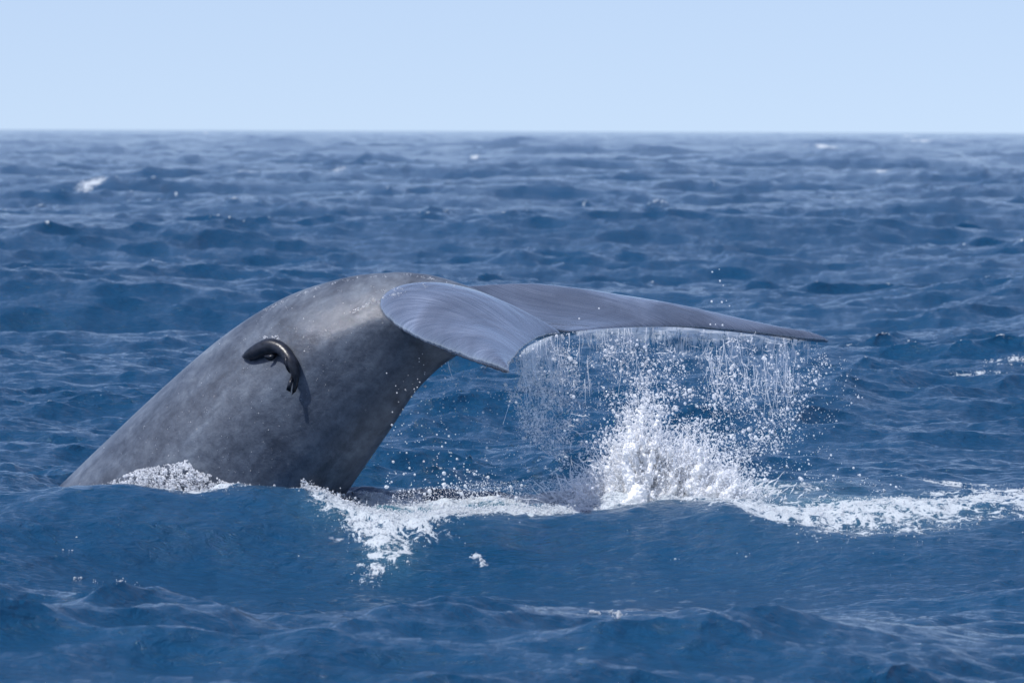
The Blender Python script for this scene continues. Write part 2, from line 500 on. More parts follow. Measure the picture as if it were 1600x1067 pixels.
me = mesh_np('water', np.stack([X, Y, Z], -1), grid_faces(ny, na))
me.flip_normals() if me.polygons[0].normal.z < 0 else None
fattr(me, 'foam', fm); fattr(me, 'aerated', aer)
water = add_obj('water', me, M_WATER, kind='structure')
print('sea', ny, na, ny * na)

# ------------------------------------------------------------ the whale
# stations: dorsal pixel, ventral pixel, distance of centre, half width (m), pointedness
ST = [((0, 815), (445, 965), 40.65, .76, 2.0),
      ((112, 706), (532, 835), 40.4, .64, 1.95),
      ((212, 612), (598, 738), 40.15, .54, 1.8),
      ((315, 527), (646, 664), 39.95, .45, 1.65),
      ((415, 468), (672, 615), 39.8, .39, 1.5),
      ((510, 437), (700, 580), 39.7, .34, 1.4),
      ((585, 426), (722, 560), 39.6, .29, 1.38),
      ((650, 427), (748, 545), 39.5, .24, 1.45),
      ((705, 440), (775, 535), 39.4, .17, 1.6),
      ((765, 463), (815, 528), 39.25, .11, 2.0),
      ((825, 492), (853, 524), 39.12, .06, 2.0)]
LAT = np.array([.47, .88, .04]); LAT /= np.linalg.norm(LAT)
rowsP = []
for (D, V, d, w, e) in ST:
    dd = d
    a, b_ = at(*D, dd), at(*V, dd)
    c = (a + b_) / 2
    h = (a - b_) / 2
    h = h - LAT * np.dot(h, LAT)            # square to the sideways direction
    rowsP.append(np.concatenate([c, h, [w, e]]))
SP = spline(rowsP, np.linspace(0, 1, 130))
th = np.linspace(0, 2 * np.pi, 96, endpoint=False)
bv = []
for r_ in SP:
    c, h, w, e = r_[:3], r_[3:6], r_[6], r_[7]
    cs, sn = np.cos(th), np.sin(th)
    k = 2 / e
    u = np.sign(cs) * np.abs(cs) ** k
    v = np.sign(sn) * np.abs(sn) ** k
    bv.append(c + u[:, None] * h + v[:, None] * w * LAT)
bv = np.array(bv)
nb = len(bv)
verts = list(bv.reshape(-1, 3)); faces = [list(f) for f in grid_faces(nb, 96, True)]
verts += [bv[0].mean(0), bv[-1].mean(0)]
for j in range(96):
    faces.append([nb * 96, (j + 1) % 96, j]); faces.append([nb * 96 + 1, (nb - 1) * 96 + j, (nb - 1) * 96 + (j + 1) % 96])

# flukes: leading edge, trailing edge, thickness, camber
NEAR = [((655, 452), 39.62, (866, 513), 39.08, .12, -.10),
        ((612, 462), 39.42, (878, 522), 38.86, .13, .07),
        ((590, 473), 39.22, (864, 523), 38.72, .13, .12),
        ((596, 493), 38.95, (848, 527), 38.5, .14, .125),
        ((622, 514), 38.62, (835, 533), 38.25, .13, .11),
        ((660, 534), 38.2, (820, 543), 37.9, .11, .075),
        ((702, 551), 37.75, (809, 555), 37.5, .095, .05),
        ((742, 565), 37.3, (800, 567), 37.1, .075, .03),
        ((775, 575), 36.85, (797, 577), 36.75, .055, .012),
        ((796, 582), 36.55, (797, 583), 36.5, .03, .0)]
NEAR = [(a, 39.02 + (da - 39.02) * (.78 if da < 39.02 else 1), b_, 39.02 + (db - 39.02) * .78, t, c_) for a, da, b_, db, t, c_ in NEAR]
FAR = [((655, 452), 39.62, (866, 513), 39.08, .12, -.10),
       ((710, 447), 39.85, (890, 517), 39.2, .11, -.13),
       ((760, 444), 40.05, (915, 516), 39.4, .11, -.12),
       ((820, 443), 40.2, (955, 514), 39.62, .11, -.07),
       ((885, 453), 40.32, (1000, 512), 39.82, .11, -.015),
       ((960, 469), 40.42, (1060, 511), 40.02, .10, .01),
       ((1040, 486), 40.52, (1120, 514), 40.2, .09, .02),
       ((1120, 502), 40.6, (1180, 520), 40.38, .075, .012),
       ((1200, 516), 40.67, (1236, 527), 40.55, .06, .006),
       ((1262, 522), 40.72, (1275, 532), 40.66, .045, 0),
       ((1297, 533), 40.75, (1300, 535), 40.75, .028, 0)]


def blade(stn, flip):
    base = len(verts)
    R_ = [np.concatenate([at(*a, da), at(*b_, db), [t, cm]]) for (a, da, b_, db, t, cm) in stn]
    SPN = spline(R_, np.linspace(0, 1, 150))
    nv = 64
    ph = np.linspace(0, 2 * np.pi, nv, endpoint=False)
    out = []
    L, T = SPN[:, :3], SPN[:, 3:6]
    mid = (L + T) / 2
    tan = np.gradient(mid, axis=0)
    for i in range(len(SPN)):
        c = (1 - np.cos(ph)) / 2
        chord = T[i] - L[i]
        nn = np.cross(chord, tan[i]); nn /= np.linalg.norm(nn)
        if nn[2] < 0: nn = -nn
        nn = nn * .55 + np.array([0, 0, .45]); nn /= np.linalg.norm(nn)
        prof = 1.35 * np.sqrt(np.clip(c, 0, 1)) * (1 - c) ** .85
        off = np.sign(np.sin(ph)) * (prof * SPN[i, 6] + .013 * np.abs(np.sin(ph)) ** .3)
        cam_ = SPN[i, 7] * 4 * (c ** .8) * (1 - c) ** 1.1 * 1.0
        tip = 1 if i < 148 else .5
        out.append(L[i] + c[:, None] * chord + (off * tip + cam_)[:, None] * nn)
    out = np.array(out)
    for row in out: verts.extend(row)
    for f in grid_faces(len(out), nv, True): faces.append([base + q for q in (f if not flip else f[::-1])])
    verts.append(out[0].mean(0)); verts.append(out[-1].mean(0))
    k = len(verts)
    for j in range(nv):
        faces.append([k - 2, base + (j + 1) % nv, base + j]); faces.append([k - 1, base + (len(out) - 1) * nv + j, base + (len(out) - 1) * nv + (j + 1) % nv])


blade(NEAR, False)
blade(FAR, True)
me0 = bpy.data.meshes.new('whale_raw')
me0.from_pydata([tuple(v) for v in verts], [], faces)
me0.update()
import bmesh
bm = bmesh.new(); bm.from_mesh(me0); bmesh.ops.recalc_face_normals(bm, faces=bm.faces); bm.to_mesh(me0); bm.free()
tmp = bpy.data.objects.new('whale_raw', me0); COL.objects.link(tmp)
md = tmp.modifiers.new('r', 'REMESH'); md.mode = 'VOXEL'; md.voxel_size = .0135; md.use_smooth_shade = True
dg = bpy.context.evaluated_depsgraph_get()
wme = bpy.data.meshes.new_from_object(tmp.evaluated_get(dg))
bpy.data.objects.remove(tmp)
nvw = len(wme.vertices)
co = np.empty(nvw * 3, np.float32); wme.vertices.foreach_get('co', co); co = co.reshape(-1, 3).astype(float)
ed = np.empty(len(wme.edges) * 2, np.int32); wme.edges.foreach_get('vertices', ed); ed = ed.reshape(-1, 2)
deg = np.bincount(ed.ravel(), minlength=nvw).astype(float)


def lap(c, w, it):
    for _ in range(it):
        s = np.zeros_like(c)
        for k in range(c.shape[1]):
            s[:, k] = np.bincount(ed[:, 0], c[ed[:, 1], k], nvw) + np.bincount(ed[:, 1], c[ed[:, 0], k], nvw)
        c = c + w[:, None] * (s / np.maximum(deg, 1)[:, None] - c)
    return c


# blend the root of the flukes into the tail stock
root = at(690, 470, 39.4)
wj = .15 + .85 * np.exp(-(np.linalg.norm(co - root, axis=1) / .62) ** 4)
co = lap(co, np.full(nvw, .6), 16)
co = lap(co, .55 * wj * (wj > .3), 22)
wme.vertices.foreach_set('co', co.astype(np.float32).ravel())
wme.update()
wme.polygons.foreach_set('use_smooth', np.ones(len(wme.polygons), bool))
# how far each point lies inside the fluke blades, and streak coordinates
ax_dir = np.array([.95, -.5, -.3]); ax_dir /= np.linalg.norm(ax_dir)
notch = at(880, 518, 39.0)
rel = co - notch
ac = rel @ ax_dir
lat = rel @ LAT
# distance from the body surface loft: outside of the loft = fluke
bt = BVHTree.FromPolygons([tuple(v) for v in bv.reshape(-1, 3)], [list(f) for f in grid_faces(nb, 96, True)])
flv = np.zeros(nvw)
for i in np.where(np.linalg.norm(rel, axis=1) < 3.4)[0]:
    p = co[i]
    hit = bt.find_nearest(p)
    if hit[0] is None: continue
    q = Vector(p) - hit[0]
    dist = q.length * (1 if q.dot(hit[1]) * BSGN > 0 else -1) if 'BSGN' in globals() else q.length
    flv[i] = min(1, max(0, (dist - .03) / .07))
fattr(wme, 'fluke', flv)
at_ = wme.attributes.new('along', 'FLOAT_VECTOR', 'POINT')
at_.data.foreach_set('vector', np.stack([ac, np.abs(lat + .0) - .3 * ac, rel[:, 2] * .3], -1).astype(np.float32).ravel())
ga_ = np.array([.69, -.32, .65]); ga_ /= np.linalg.norm(ga_)
gp_ = np.cross(ga_, LAT); gp_ /= np.linalg.norm(gp_)
gr = wme.attributes.new('grain', 'FLOAT_VECTOR', 'POINT')
gr.data.foreach_set('vector', np.stack([co @ ga_ * .28, co @ LAT, co @ gp_], -1).astype(np.float32).ravel())
whale = add_obj('whale', wme, skin_material(), label='huge mottled grey whale tail stock arching out of the sea with wet blue-sheened flukes', category='whale')
print('whale', nvw)
WT = BVHTree.FromObject(whale, bpy.context.evaluated_depsgraph_get())
camv = Vector((0, 0, CAM_H))


def on_whale(px, py, lift=0.0):
    p = Vector(at(px, py, 40)); d = (p - camv).normalized()
    h = WT.ray_cast(camv, d)
    if h[0] is None: return None
    return np.array(h[0] - d * lift), np.array(h[1])


# ------------------------------------------------------------ the remora
def tube_points(px_line, lifts):
    pts = []
    for (px, py, r), lf in zip(px_line, lifts):
        h = on_whale(px, py)
        y = h[0][1] if h else 39.5
        pts.append([px, py, y, r, lf])
    pts = np.array(pts)
    yy = np.convolve(np.pad(pts[:, 2], 1, 'edge'), [.25, .5, .25], 'valid')
    return [np.concatenate([at(a[0], a[1], y_ - a[4]), [a[3] / 225.0]]) for a, y_ in zip(pts, yy)]


line = [(379, 557, 1.5), (384, 556, 6), (393, 553, 10), (406, 547, 12.5), (421, 541, 12.5), (436, 543, 10.5), (448, 553, 10), (456, 567, 9.5), (461, 582, 7.5), (462, 597, 4.5), (459, 608, 2.5)]
lift = [.025, .035, .045, .05, .055, .06, .06, .06, .055, .045, .035]
tp = tube_points(line, lift)
RP = spline(tp, np.linspace(0, 1, 60))
side = np.array([.15, -1, .15]); side /= np.linalg.norm(side)
ph = np.linspace(0, 2 * np.pi, 24, endpoint=False)
tang = np.gradient(RP[:, :3], axis=0); tang /= np.linalg.norm(tang, axis=1)[:, None]
rv = []
for i, r_ in enumerate(RP):
    nrm = np.cross(tang[i], side); nrm /= np.linalg.norm(nrm)
    bn = np.cross(nrm, tang[i])
    rad = max(r_[3], .002)
    flat = .85 if i > 20 else .85
    rv.append(r_[:3] + rad * (np.cos(ph)[:, None] * nrm + flat * np.sin(ph)[:, None] * bn))
rv = np.array(rv)
rverts = [tuple(v) for v in rv.reshape(-1, 3)]
rfaces = [list(f) for f in grid_faces(60, 24, True)]
rverts += [tuple(rv[0].mean(0)), tuple(rv[-1].mean(0))]
for j in range(24):
    rfaces.append([60 * 24, (j + 1) % 24, j]); rfaces.append([60 * 24 + 1, 59 * 24 + j, 59 * 24 + (j + 1) % 24])


def fin(poly, depth, thick=.006):
    """A thin rounded fin from photo pixels at one distance, with real thickness."""
    P = np.array([at(px, py, depth) for px, py in poly])
    c = P.mean(0); k = len(rverts); n_ = len(P)
    off = np.array([0, -thick, 0])
    for p in P: rverts.append(tuple(p))
    rverts.append(tuple(c + off)); rverts.append(tuple(c - off))
    for j in range(n_):
        rfaces.append([k + j, k + (j + 1) % n_, k + n_]); rfaces.append([k + (j + 1) % n_, k + j, k + n_ + 1])


dz = tp[8][1]
fin([(457, 590), (464, 592), (466, 602), (462, 612), (456, 617), (457, 604)], tp[9][1], .007)
fin([(455, 586), (459, 592), (456, 602), (454, 613), (447, 609), (450, 598)], tp[9][1] - .02, .007)
fin([(446, 552), (450, 562), (452, 574), (453, 584), (448, 578), (444, 568), (443, 558)], tp[7][1] - .02, .008)
fin([(412, 556), (424, 553), (434, 551), (431, 559), (424, 564), (417, 562)], tp[4][1] - .04, .012)
rme = bpy.data.meshes.new('remora_body'); rme.from_pydata(rverts, [], rfaces); rme.update()
rme.polygons.foreach_set('use_smooth', np.ones(len(rme.polygons), bool))
mrm, n, l, b = nodes('remora_skin')
nn_ = N(n, 'ShaderNodeTexNoise', i_Scale=22.0, i_Detail=7.0, i_Roughness=.65)
l.new(N(n, 'ShaderNodeTexCoord').outputs['Object'], nn_.inputs['Vector'])
l.new(ramp(n, l, nn_.outputs['Fac'], [(.35, (.006, .008, .013)), (.6, (.020, .024, .036))]), b.inputs['Base Color'])
b.inputs['Roughness'].default_value = .3
b.inputs['IOR'].default_value = 1.36
rb = N(n, 'ShaderNodeBump', i_Strength=.6, i_Distance=.004); l.new(nn_.outputs['Fac'], rb.inputs['Height']); l.new(rb.outputs[0], b.inputs['Normal'])
add_obj('remora', rme, mrm, label='small dark remora fish curled against the side of the whale tail', category='fish')

# ------------------------------------------------------------ water thrown up
ICO_V = []
g_ = (1 + 5 ** .5) / 2
for a in (-1, 1):
    for b_ in (-g_, g_):
        ICO_V += [(0, a, b_), (a, b_, 0), (b_, 0, a)]
ICO_V = np.array(ICO_V, float); ICO_V /= np.linalg.norm(ICO_V[0])
dd_ = np.linalg.norm(ICO_V[:, None] - ICO_V[None], axis=2); em = dd_[dd_ > .1].min() * 1.05
ICO_F = []
for i in range(12):
    for j in range(i + 1, 12):
        for k in range(j + 1, 12):
            if dd_[i, j] < em and dd_[j, k] < em and dd_[i, k] < em:
                nrm = np.cross(ICO_V[j] - ICO_V[i], ICO_V[k] - ICO_V[i])
                ICO_F.append((i, j, k) if nrm @ ICO_V[i] > 0 else (i, k, j))
ICO_F = np.array(ICO_F)
OCT_V = np.array([(1, 0, 0), (-1, 0, 0), (0, 1, 0), (0, -1, 0), (0, 0, 1), (0, 0, -1)], float)
OCT_F = np.array([(0, 2, 4), (2, 1, 4), (1, 3, 4), (3, 0, 4), (2, 0, 5), (1, 2, 5), (3, 1, 5), (0, 3, 5)])


def blobs(P, Rr, stretch=None, cut=.0068):
    """Many separate drops as one mesh; small ones with fewer faces."""
    P = np.asarray(P); Rr = np.asarray(Rr)
    if stretch is None: stretch = np.ones((len(P), 3))
    V, F, o = [], [], 0
    for sel, BV, BF in ((Rr >= cut, ICO_V, ICO_F), (Rr < cut, OCT_V, OCT_F)):
        k = int(sel.sum())
        if not k: continue
        A = rng.normal(size=(k, 3, 3)); Q, _ = np.linalg.qr(A)
        BB = np.einsum('kij,vj->kvi', Q, BV) * stretch[sel][:, None, :]
        v = P[sel][:, None, :] + BB * Rr[sel][:, None, None]
        V.append(v.reshape(-1, 3))
        F.append((BF[None] + (np.arange(k) * len(BV))[:, None, None]).reshape(-1, 3) + o)
        o += k * len(BV)
    return np.vstack(V), np.vstack(F)


def drop_sizes(n_, lo=.0013, mu=.0042, sig=.5, hi=.018):
    return np.clip(mu * np.exp(rng.normal(0, sig, n_)), lo, hi)


def water_z(x, y_):
    return surface(np.asarray(x), np.asarray(y_), True)[2]


DP, DR, DS = [], [], []


def add_drops(P, Rr, S_=None):
    DP.append(P); DR.append(Rr)
    DS.append(np.ones((len(P), 3)) if S_ is None else S_)


def inside(poly, n_):
    poly = np.array(poly, float)
    lo, hi = poly.min(0), poly.max(0)
    out = []
    while len(out) < n_:
        q = lo + rng.random((n_ * 2, 2)) * (hi - lo)
        x0, y0 = poly[:, 0], poly[:, 1]; x1, y1 = np.roll(x0, -1), np.roll(y0, -1)
        c = ((y0[None] > q[:, 1:]) != (y1[None] > q[:, 1:])) & (q[:, :1] < (x1 - x0)[None] * (q[:, 1:] - y0[None]) / (y1 - y0 + 1e-9)[None] + x0[None])
        out += list(q[c.sum(1) % 2 == 1])
    return np.array(out[:n_])


def clumpy(q, sc=60., th=-.2, seed=0):
    """Keep points by a clumping noise so drops gather in knots."""
    v = CL.sample(q[:, 0] / sc + seed * 7.3, q[:, 1] / sc + seed * 3.1, ('z',))[0] + .6 * CN.sample(q[:, 0] / sc / 3, q[:, 1] / sc / 3, ('z',))[0]
    return v > th + rng.normal(0, .35, len(q))


def cloud(poly, n_, y0, y1, mu, sig=.5, th=None, seed=0, hi=.018):
    q = inside(poly, n_)
    if th is not None: q = q[clumpy(q, 40., th, seed)]
    d = rng.normal((y0 + y1) / 2, (y1 - y0) / 4, len(q))
    P = np.array([at(a, b_, c) for (a, b_), c in zip(q, d)])
    add_drops(P, drop_sizes(len(q), mu=mu, sig=sig, hi=hi))


# wide shower under the flukes
cloud([(800, 560), (860, 520), (920, 518), (1060, 514), (1180, 528), (1260, 540), (1300, 560), (1260, 640), (1215, 720), (1200, 790), (900, 790), (820, 700), (780, 610)], 15000, 38.0, 40.6, .0027, .62, .0, 1)
cloud([(900, 600), (960, 560), (1080, 560), (1160, 600), (1220, 690), (1210, 780), (900, 790), (850, 690)], 9000, 38.2, 40.4, .0030, .6, .1, 2)
cloud([(780, 570), (850, 525), (900, 560), (920, 640), (900, 740), (840, 700), (800, 640)], 8000, 38.0, 39.6, .0026, .5, -.2, 3)
cloud([(620, 590), (700, 565), (780, 590), (800, 700), (880, 770), (640, 770), (600, 700)], 420, 38.6, 40.2, .0042, .4)
cloud([(1200, 540), (1330, 560), (1350, 620), (1290, 680), (1200, 700)], 350, 39.5, 41, .0034, .4)
cloud([(1100, 700), (1200, 640), (1420, 760), (1440, 800), (1160, 800)], 900, 38.0, 39.6, .0036, .5, .1, 6)
cloud([(600, 735), (700, 730), (950, 760), (950, 800), (700, 795), (600, 770)], 700, 38.0, 39.5, .0045, .5, .0, 7)
for px, py, r in [(1113, 425, .007), (1124, 421, .005), (1125, 439, .008), (1130, 446, .005), (1112, 471, .009), (1128, 472, .008), (1135, 470, .005), (1140, 478, .006), (905, 498, .007), (936, 482, .007),
                  (1110, 507, .007), (1118, 507, .006), (1129, 508, .008), (604, 583, .006), (662, 570, .005), (655, 565, .005), (655, 560, .006), (660, 553, .005), (656, 597, .006), (652, 605, .006), (643, 620, .006), (648, 612, .005)]:
    h = on_whale(px, py, .25)
    add_drops(np.array([at(px, py, min(39.0, h[0][1]) if h else 38.8)]), np.array([r]))
cloud([(850, 792), (885, 755), (940, 715), (985, 700), (985, 792)], 6000, 38.1, 39.0, .0023, .5)
cloud([(1130, 792), (1110, 730), (1150, 745), (1200, 775), (1260, 795)], 3500, 38.0, 39.0, .0023, .5)
cloud([(600, 792), (620, 765), (760, 752), (950, 745), (950, 797)], 4200, 38.0, 39.2, .0024, .5)
# threads of water running off the trailing edges
edge = [((812, 553), 37.95), ((822, 542), 38.15), ((836, 534), 38.4), ((852, 527), 38.65), ((868, 522), 38.85), ((885, 519), 39.05), ((915, 515), 39.35), ((950, 512), 39.6), ((1000, 510), 39.8),
        ((1060, 510), 40.0), ((1120, 515), 40.2), ((1180, 521), 40.4), ((1236, 528), 40.55), ((1280, 534), 40.7)]
EP = np.array([[*e[0], e[1]] for e in edge])
tv, tf = [], []


def thread(p0, length, rad, drift):
    n_ = max(5, int(length / .012)); kk = 6
    t = np.linspace(0, 1, n_)
    wob = np.cumsum(np.cumsum(rng.normal(0, .0008, (n_, 2)), 0), 0)
    c = p0 + np.stack([drift * t ** 1.5 * length + wob[:, 0], wob[:, 1], -t * length], -1)
    rr = rad * (1 - .6 * t) * (.55 + .9 * rng.random(n_)) * np.where(rng.random(n_) < .12, .25, 1)
    rr = np.convolve(np.pad(rr, 1, 'edge'), [.25, .5, .25], 'valid'); rr[-1] = .0005
    a = np.linspace(0, 2 * np.pi, kk, endpoint=False)
    ring = np.stack([np.cos(a), np.sin(a), 0 * a], -1)
    v = c[:, None] + ring[None] * rr[:, None, None]
    o = sum(len(q) for q in tv)
    tv.append(v.reshape(-1, 3)); f = grid_faces(n_, kk, True)
    f = np.vstack([f[:, [0, 1, 2]], f[:, [0, 2, 3]]]); tf.append(f + o)
    # breaks into drops below
    m_ = int(6 + length * 60)
    tt = rng.random(m_) * 1.6 + .15
    q = p0 + np.stack([drift * tt ** 1.5 * length + rng.normal(0, .012 + .02 * tt, m_), rng.normal(0, .03, m_), -tt * length], -1)
    add_drops(q, drop_sizes(m_, mu=.0026, sig=.4, hi=.009))


for i in range(115):
    u = rng.beta(.9, 1.0)
    e = spline(EP, [u])[0]
    p = at(e[0] + rng.normal(0, 3), e[1] + 2, e[2])
    k = .55 + .45 * math.sin(u * 31) * math.sin(u * 13 + 1)
    thread(p, rng.uniform(.05, .34) * (.45 + k), rng.uniform(.0012, .0034), float(np.clip(rng.normal(.06, .12), -.15, .25)))
for px, L_ in [(700, .12), (688, .1), (668, .18), (655, .12), (640, .1), (628, .2), (622, .16), (612, .1)]:
    py = 565 + (700 - px) * 1.48
    h = on_whale(px - 10, py)
    if h: thread(np.array(at(px, py, h[0][1])), L_, .0045, .1)
cols = [(1225, 535, 150), (1190, 560, 90), (1125, 530, 150), (960, 520, 90), (985, 520, 70), (835, 545, 170), (870, 530, 130), (905, 560, 70)]
for px, py, L_ in cols:
    for k in range(18):
        thread(at(px + rng.normal(0, 12), py + rng.uniform(-8, 50), rng.uniform(38.6, 40.2)), rng.uniform(.2, 1.) * L_ / 225 * .7, rng.uniform(.0012, .0028), float(np.clip(rng.normal(.05, .12), -.15, .25)))
def filament(p, v, n_, rad):
    kk = 5
    d = np.cumsum(v + rng.normal(0, .0035, (n_, 3)), 0)
    c = p + d
    t = np.linspace(0, 1, n_)
    rr = rad * np.sin(np.pi * (.08 + .84 * t)) * rng.uniform(.4, 1.4, n_)
    a = np.linspace(0, 2 * np.pi, kk, endpoint=False)
    ring = np.stack([np.cos(a), .6 * np.sin(a), np.sin(a)], -1)
    vv_ = c[:, None] + ring[None] * rr[:, None, None]
    o = sum(len(q) for q in tv); tv.append(vv_.reshape(-1, 3))
    f = grid_faces(n_, kk, True); tf.append(np.vstack([f[:, [0, 1, 2]], f[:, [0, 2, 3]]]) + o)


q_ = inside([(800, 560), (860, 522), (1060, 516), (1240, 540), (1230, 640), (1180, 760), (900, 780), (860, 660)], 1500)
q_ = q_[clumpy(q_, 40., .2, 9)]
for a_, b_ in q_:
    filament(at(a_, b_, rng.normal(39.2, .5)), np.array([rng.normal(0, .005), 0, rng.normal(-.001, .005)]), int(rng.integers(4, 12)), rng.uniform(.0014, .0042))
for k_ in range(900):
    x_ = rng.normal(1035, 70); top = np.interp(x_, [880, 950, 985, 1010, 1035, 1060, 1090, 1130, 1160, 1220], [785, 725, 655, 600, 655, 705, 675, 730, 768, 790])
    y_ = rng.uniform(top - 15, 790)
    filament(at(x_, y_, rng.normal(38.5, .25)), np.array([(x_ - 1040) * 4e-5 + rng.normal(0, .003), 0, abs(rng.normal(.006, .004))]), int(rng.integers(5, 14)), rng.uniform(.0018, .006))
tme = mesh_np('falling_water', np.vstack(tv), np.vstack(tf))
add_obj('falling_water', tme, M_DROP, kind='stuff', label='thin threads of water pouring off the trailing edges of the flukes', category='falling water')

# thin torn sheets of water still hanging from the edge
ms_, n, l, b = nodes('water_sheet')
b.inputs['Base Color'].default_value = (.85, .91, .97, 1); b.inputs['Roughness'].default_value = .12; b.inputs['IOR'].default_value = 1.33
uvs = N(n, 'ShaderNodeAttribute', attribute_name='sheet').outputs['Vector']
sx_ = N(n, 'ShaderNodeSeparateXYZ'); l.new(uvs, sx_.inputs[0])
mps = N(n, 'ShaderNodeMapping'); mps.inputs['Scale'].default_value = (16, 4.0, 1); l.new(uvs, mps.inputs[0])
ns_ = N(n, 'ShaderNodeTexNoise', i_Scale=1.6, i_Detail=7.0, i_Roughness=.68, i_Distortion=.8); l.new(mps.outputs[0], ns_.inputs['Vector'])
al = math_n(n, l, 'ADD', math_n(n, l, 'MULTIPLY', math_n(n, l, 'SUBTRACT', ns_.outputs['Fac'], .5), 3.4), sx_.outputs[2])
mra = N(n, 'ShaderNodeMapRange', interpolation_type='SMOOTHSTEP'); mra.inputs[1].default_value = .25; mra.inputs[2].default_value = .8; mra.inputs[4].default_value = .78
l.new(al, mra.inputs[0])
tpp = n.new('ShaderNodeBsdfTransparent'); tll = n.new('ShaderNodeBsdfTranslucent'); tll.inputs[0].default_value = (.85, .91, .97, 1)
mxa = n.new('ShaderNodeMixShader'); mxa.inputs[0].default_value = .5; l.new(b.outputs[0], mxa.inputs[1]); l.new(tll.outputs[0], mxa.inputs[2])
mxb = n.new('ShaderNodeMixShader'); l.new(mra.outputs[0], mxb.inputs[0]); l.new(tpp.outputs[0], mxb.inputs[1]); l.new(mxa.outputs[0], mxb.inputs[2])
l.new(mxb.outputs[0], n['Material Output'].inputs[0])
l.new(N(n, 'ShaderNodeBump', i_Strength=.8, i_Distance=.01).outputs[0], b.inputs['Normal'])
l.new(ns_.outputs['Fac'], n['Bump'].inputs['Height'])
shv, shf, sha = [], [], []
for u0, u1, L_, k0, dr in [(.0, .36, .46, .62, .10), (.05, .30, .26, .95, .02), (.44, .66, .2, .72, .05), (.62, .84, .34, .5, .05), (.78, .97, .42, .52, .0), (.40, .98, .10, .95, .0)]:
    nu_, nv_ = 90, 24
    uu_, tt_ = np.meshgrid(np.linspace(u0, u1, nu_), np.linspace(0, 1, nv_), indexing='ij')
    E_ = spline(EP, uu_.ravel())
    top_ = np.array([at(e[0], e[1] + 1, e[2]) for e in E_])
    t_ = tt_.ravel()
    wv = CL.sample(top_[:, 0] * 3, t_ * 2 + u0 * 50, ('z',))[0]
    w2 = CL.sample(top_[:, 0] * 6 + 9, t_ * 3 + u0 * 70, ('z',))[0]
    Ls = L_ * (1 + .25 * w2)
    shv.append(top_ + np.stack([dr * t_ ** 1.5 + .012 * wv * t_, .03 * w2 * t_ + .02 * wv * t_, -t_ * Ls], -1))
    ends = np.minimum((uu_.ravel() - u0) / (u1 - u0), (u1 - uu_.ravel()) / (u1 - u0))
    sha.append(np.stack([top_[:, 0], t_ * Ls, k0 * (1 - t_ ** 1.3) + .1 - .7 * (1 - sstep(0, .18, ends))], -1))
    shf.append(grid_faces(nu_, nv_) + sum(len(q) for q in shv[:-1]))
shm = mesh_np('water_sheet', np.vstack(shv), np.vstack(shf))
sat = shm.attributes.new('sheet', 'FLOAT_VECTOR', 'POINT'); sat.data.foreach_set('vector', np.vstack(sha).astype(np.float32).ravel())
add_obj('water_sheet', shm, ms_, kind='stuff', label='torn translucent sheets of water hanging from the trailing edges of the flukes', category='falling water')

# the fountain: ragged frothy tongues, fused into one lumpy body
jets = []
def jet(px0, py0, px1, py1, y0, y1, r0, r1, n_=26, wob=.02):
    a, b_ = at(px0, py0, y0), at(px1, py1, y1)
    t = np.linspace(0, 1, n_)
    c = a + (b_ - a) * t[:, None] + np.cumsum(rng.normal(0, wob, (n_, 3)), 0) * .35
    jets.append((c, (r0 + (r1 - r0) * t) * rng.uniform(.7, 1.25, n_)))


CROWN = [(905, 790, 925, 768, .05), (925, 795, 938, 752, .05), (950, 795, 950, 728, .055), (968, 795, 962, 690, .055), (980, 790, 980, 652, .05), (990, 795, 1003, 602, .06), (1002, 790, 1016, 618, .045), (1015, 790, 1028, 655, .055),
         (1035, 790, 1037, 708, .07), (1050, 790, 1060, 715, .06), (1060, 795, 1080, 668, .042), (1075, 790, 1092, 684, .055), (1085, 790, 1100, 702, .06), (1105, 790, 1122, 728, .06), (1125, 792, 1138, 735, .06), (1140, 792, 1150, 762, .06), (1000, 795, 990, 715, .08), (1060, 795, 1050, 745, .08), (1150, 800, 1172, 780, .045)]
for x0, y0, x1, y1, r_ in CROWN:
    for k in range(3):
        dj = rng.normal(0, .16)
        jet(x0 + rng.normal(0, 5), y0, x1 + rng.normal(0, 7), y1 + abs(rng.normal(0, 14)) * (k > 0), 38.5 + dj, 38.7 + dj * 1.4, r_ * .95, .006, 26, .022)
for k in range(90):
    x0 = rng.normal(1040, 62); top = np.interp(x0, [900, 950, 1005, 1040, 1090, 1160], [785, 740, 650, 715, 705, 780])
    y_ = rng.uniform(top, 792)
    jet(x0, y_, x0 + rng.normal(0, 12), y_ - rng.uniform(8, 34), rng.normal(38.5, .18), rng.normal(38.6, .2), rng.uniform(.01, .035), .004, 10, .02)
JP = np.vstack([j[0] for j in jets]); JR = np.concatenate([j[1] for j in jets])
v, f = blobs(JP, JR, None, 0)
sme = mesh_np('s', v, f)
so = bpy.data.objects.new('s', sme); COL.objects.link(so)
md = so.modifiers.new('r', 'REMESH'); md.mode = 'VOXEL'; md.voxel_size = .008
def tex_disp(size, st, basis='IMPROVED_PERLIN', depth=2):
    tx = bpy.data.textures.new('t', 'CLOUDS'); tx.noise_scale = size; tx.noise_depth = depth; tx.noise_basis = basis
    d_ = so.modifiers.new('d', 'DISPLACE'); d_.texture = tx; d_.strength = st; d_.mid_level = .5; d_.texture_coords = 'GLOBAL'
tex_disp(.05, .05); tex_disp(.016, .03)
dg = bpy.context.evaluated_depsgraph_get()
sme2 = bpy.data.meshes.new_from_object(so.evaluated_get(dg)); bpy.data.objects.remove(so)
sme2.polygons.foreach_set('use_smooth', np.ones(len(sme2.polygons), bool))
sme2.materials.clear()
print('splash', len(sme2.polygons))
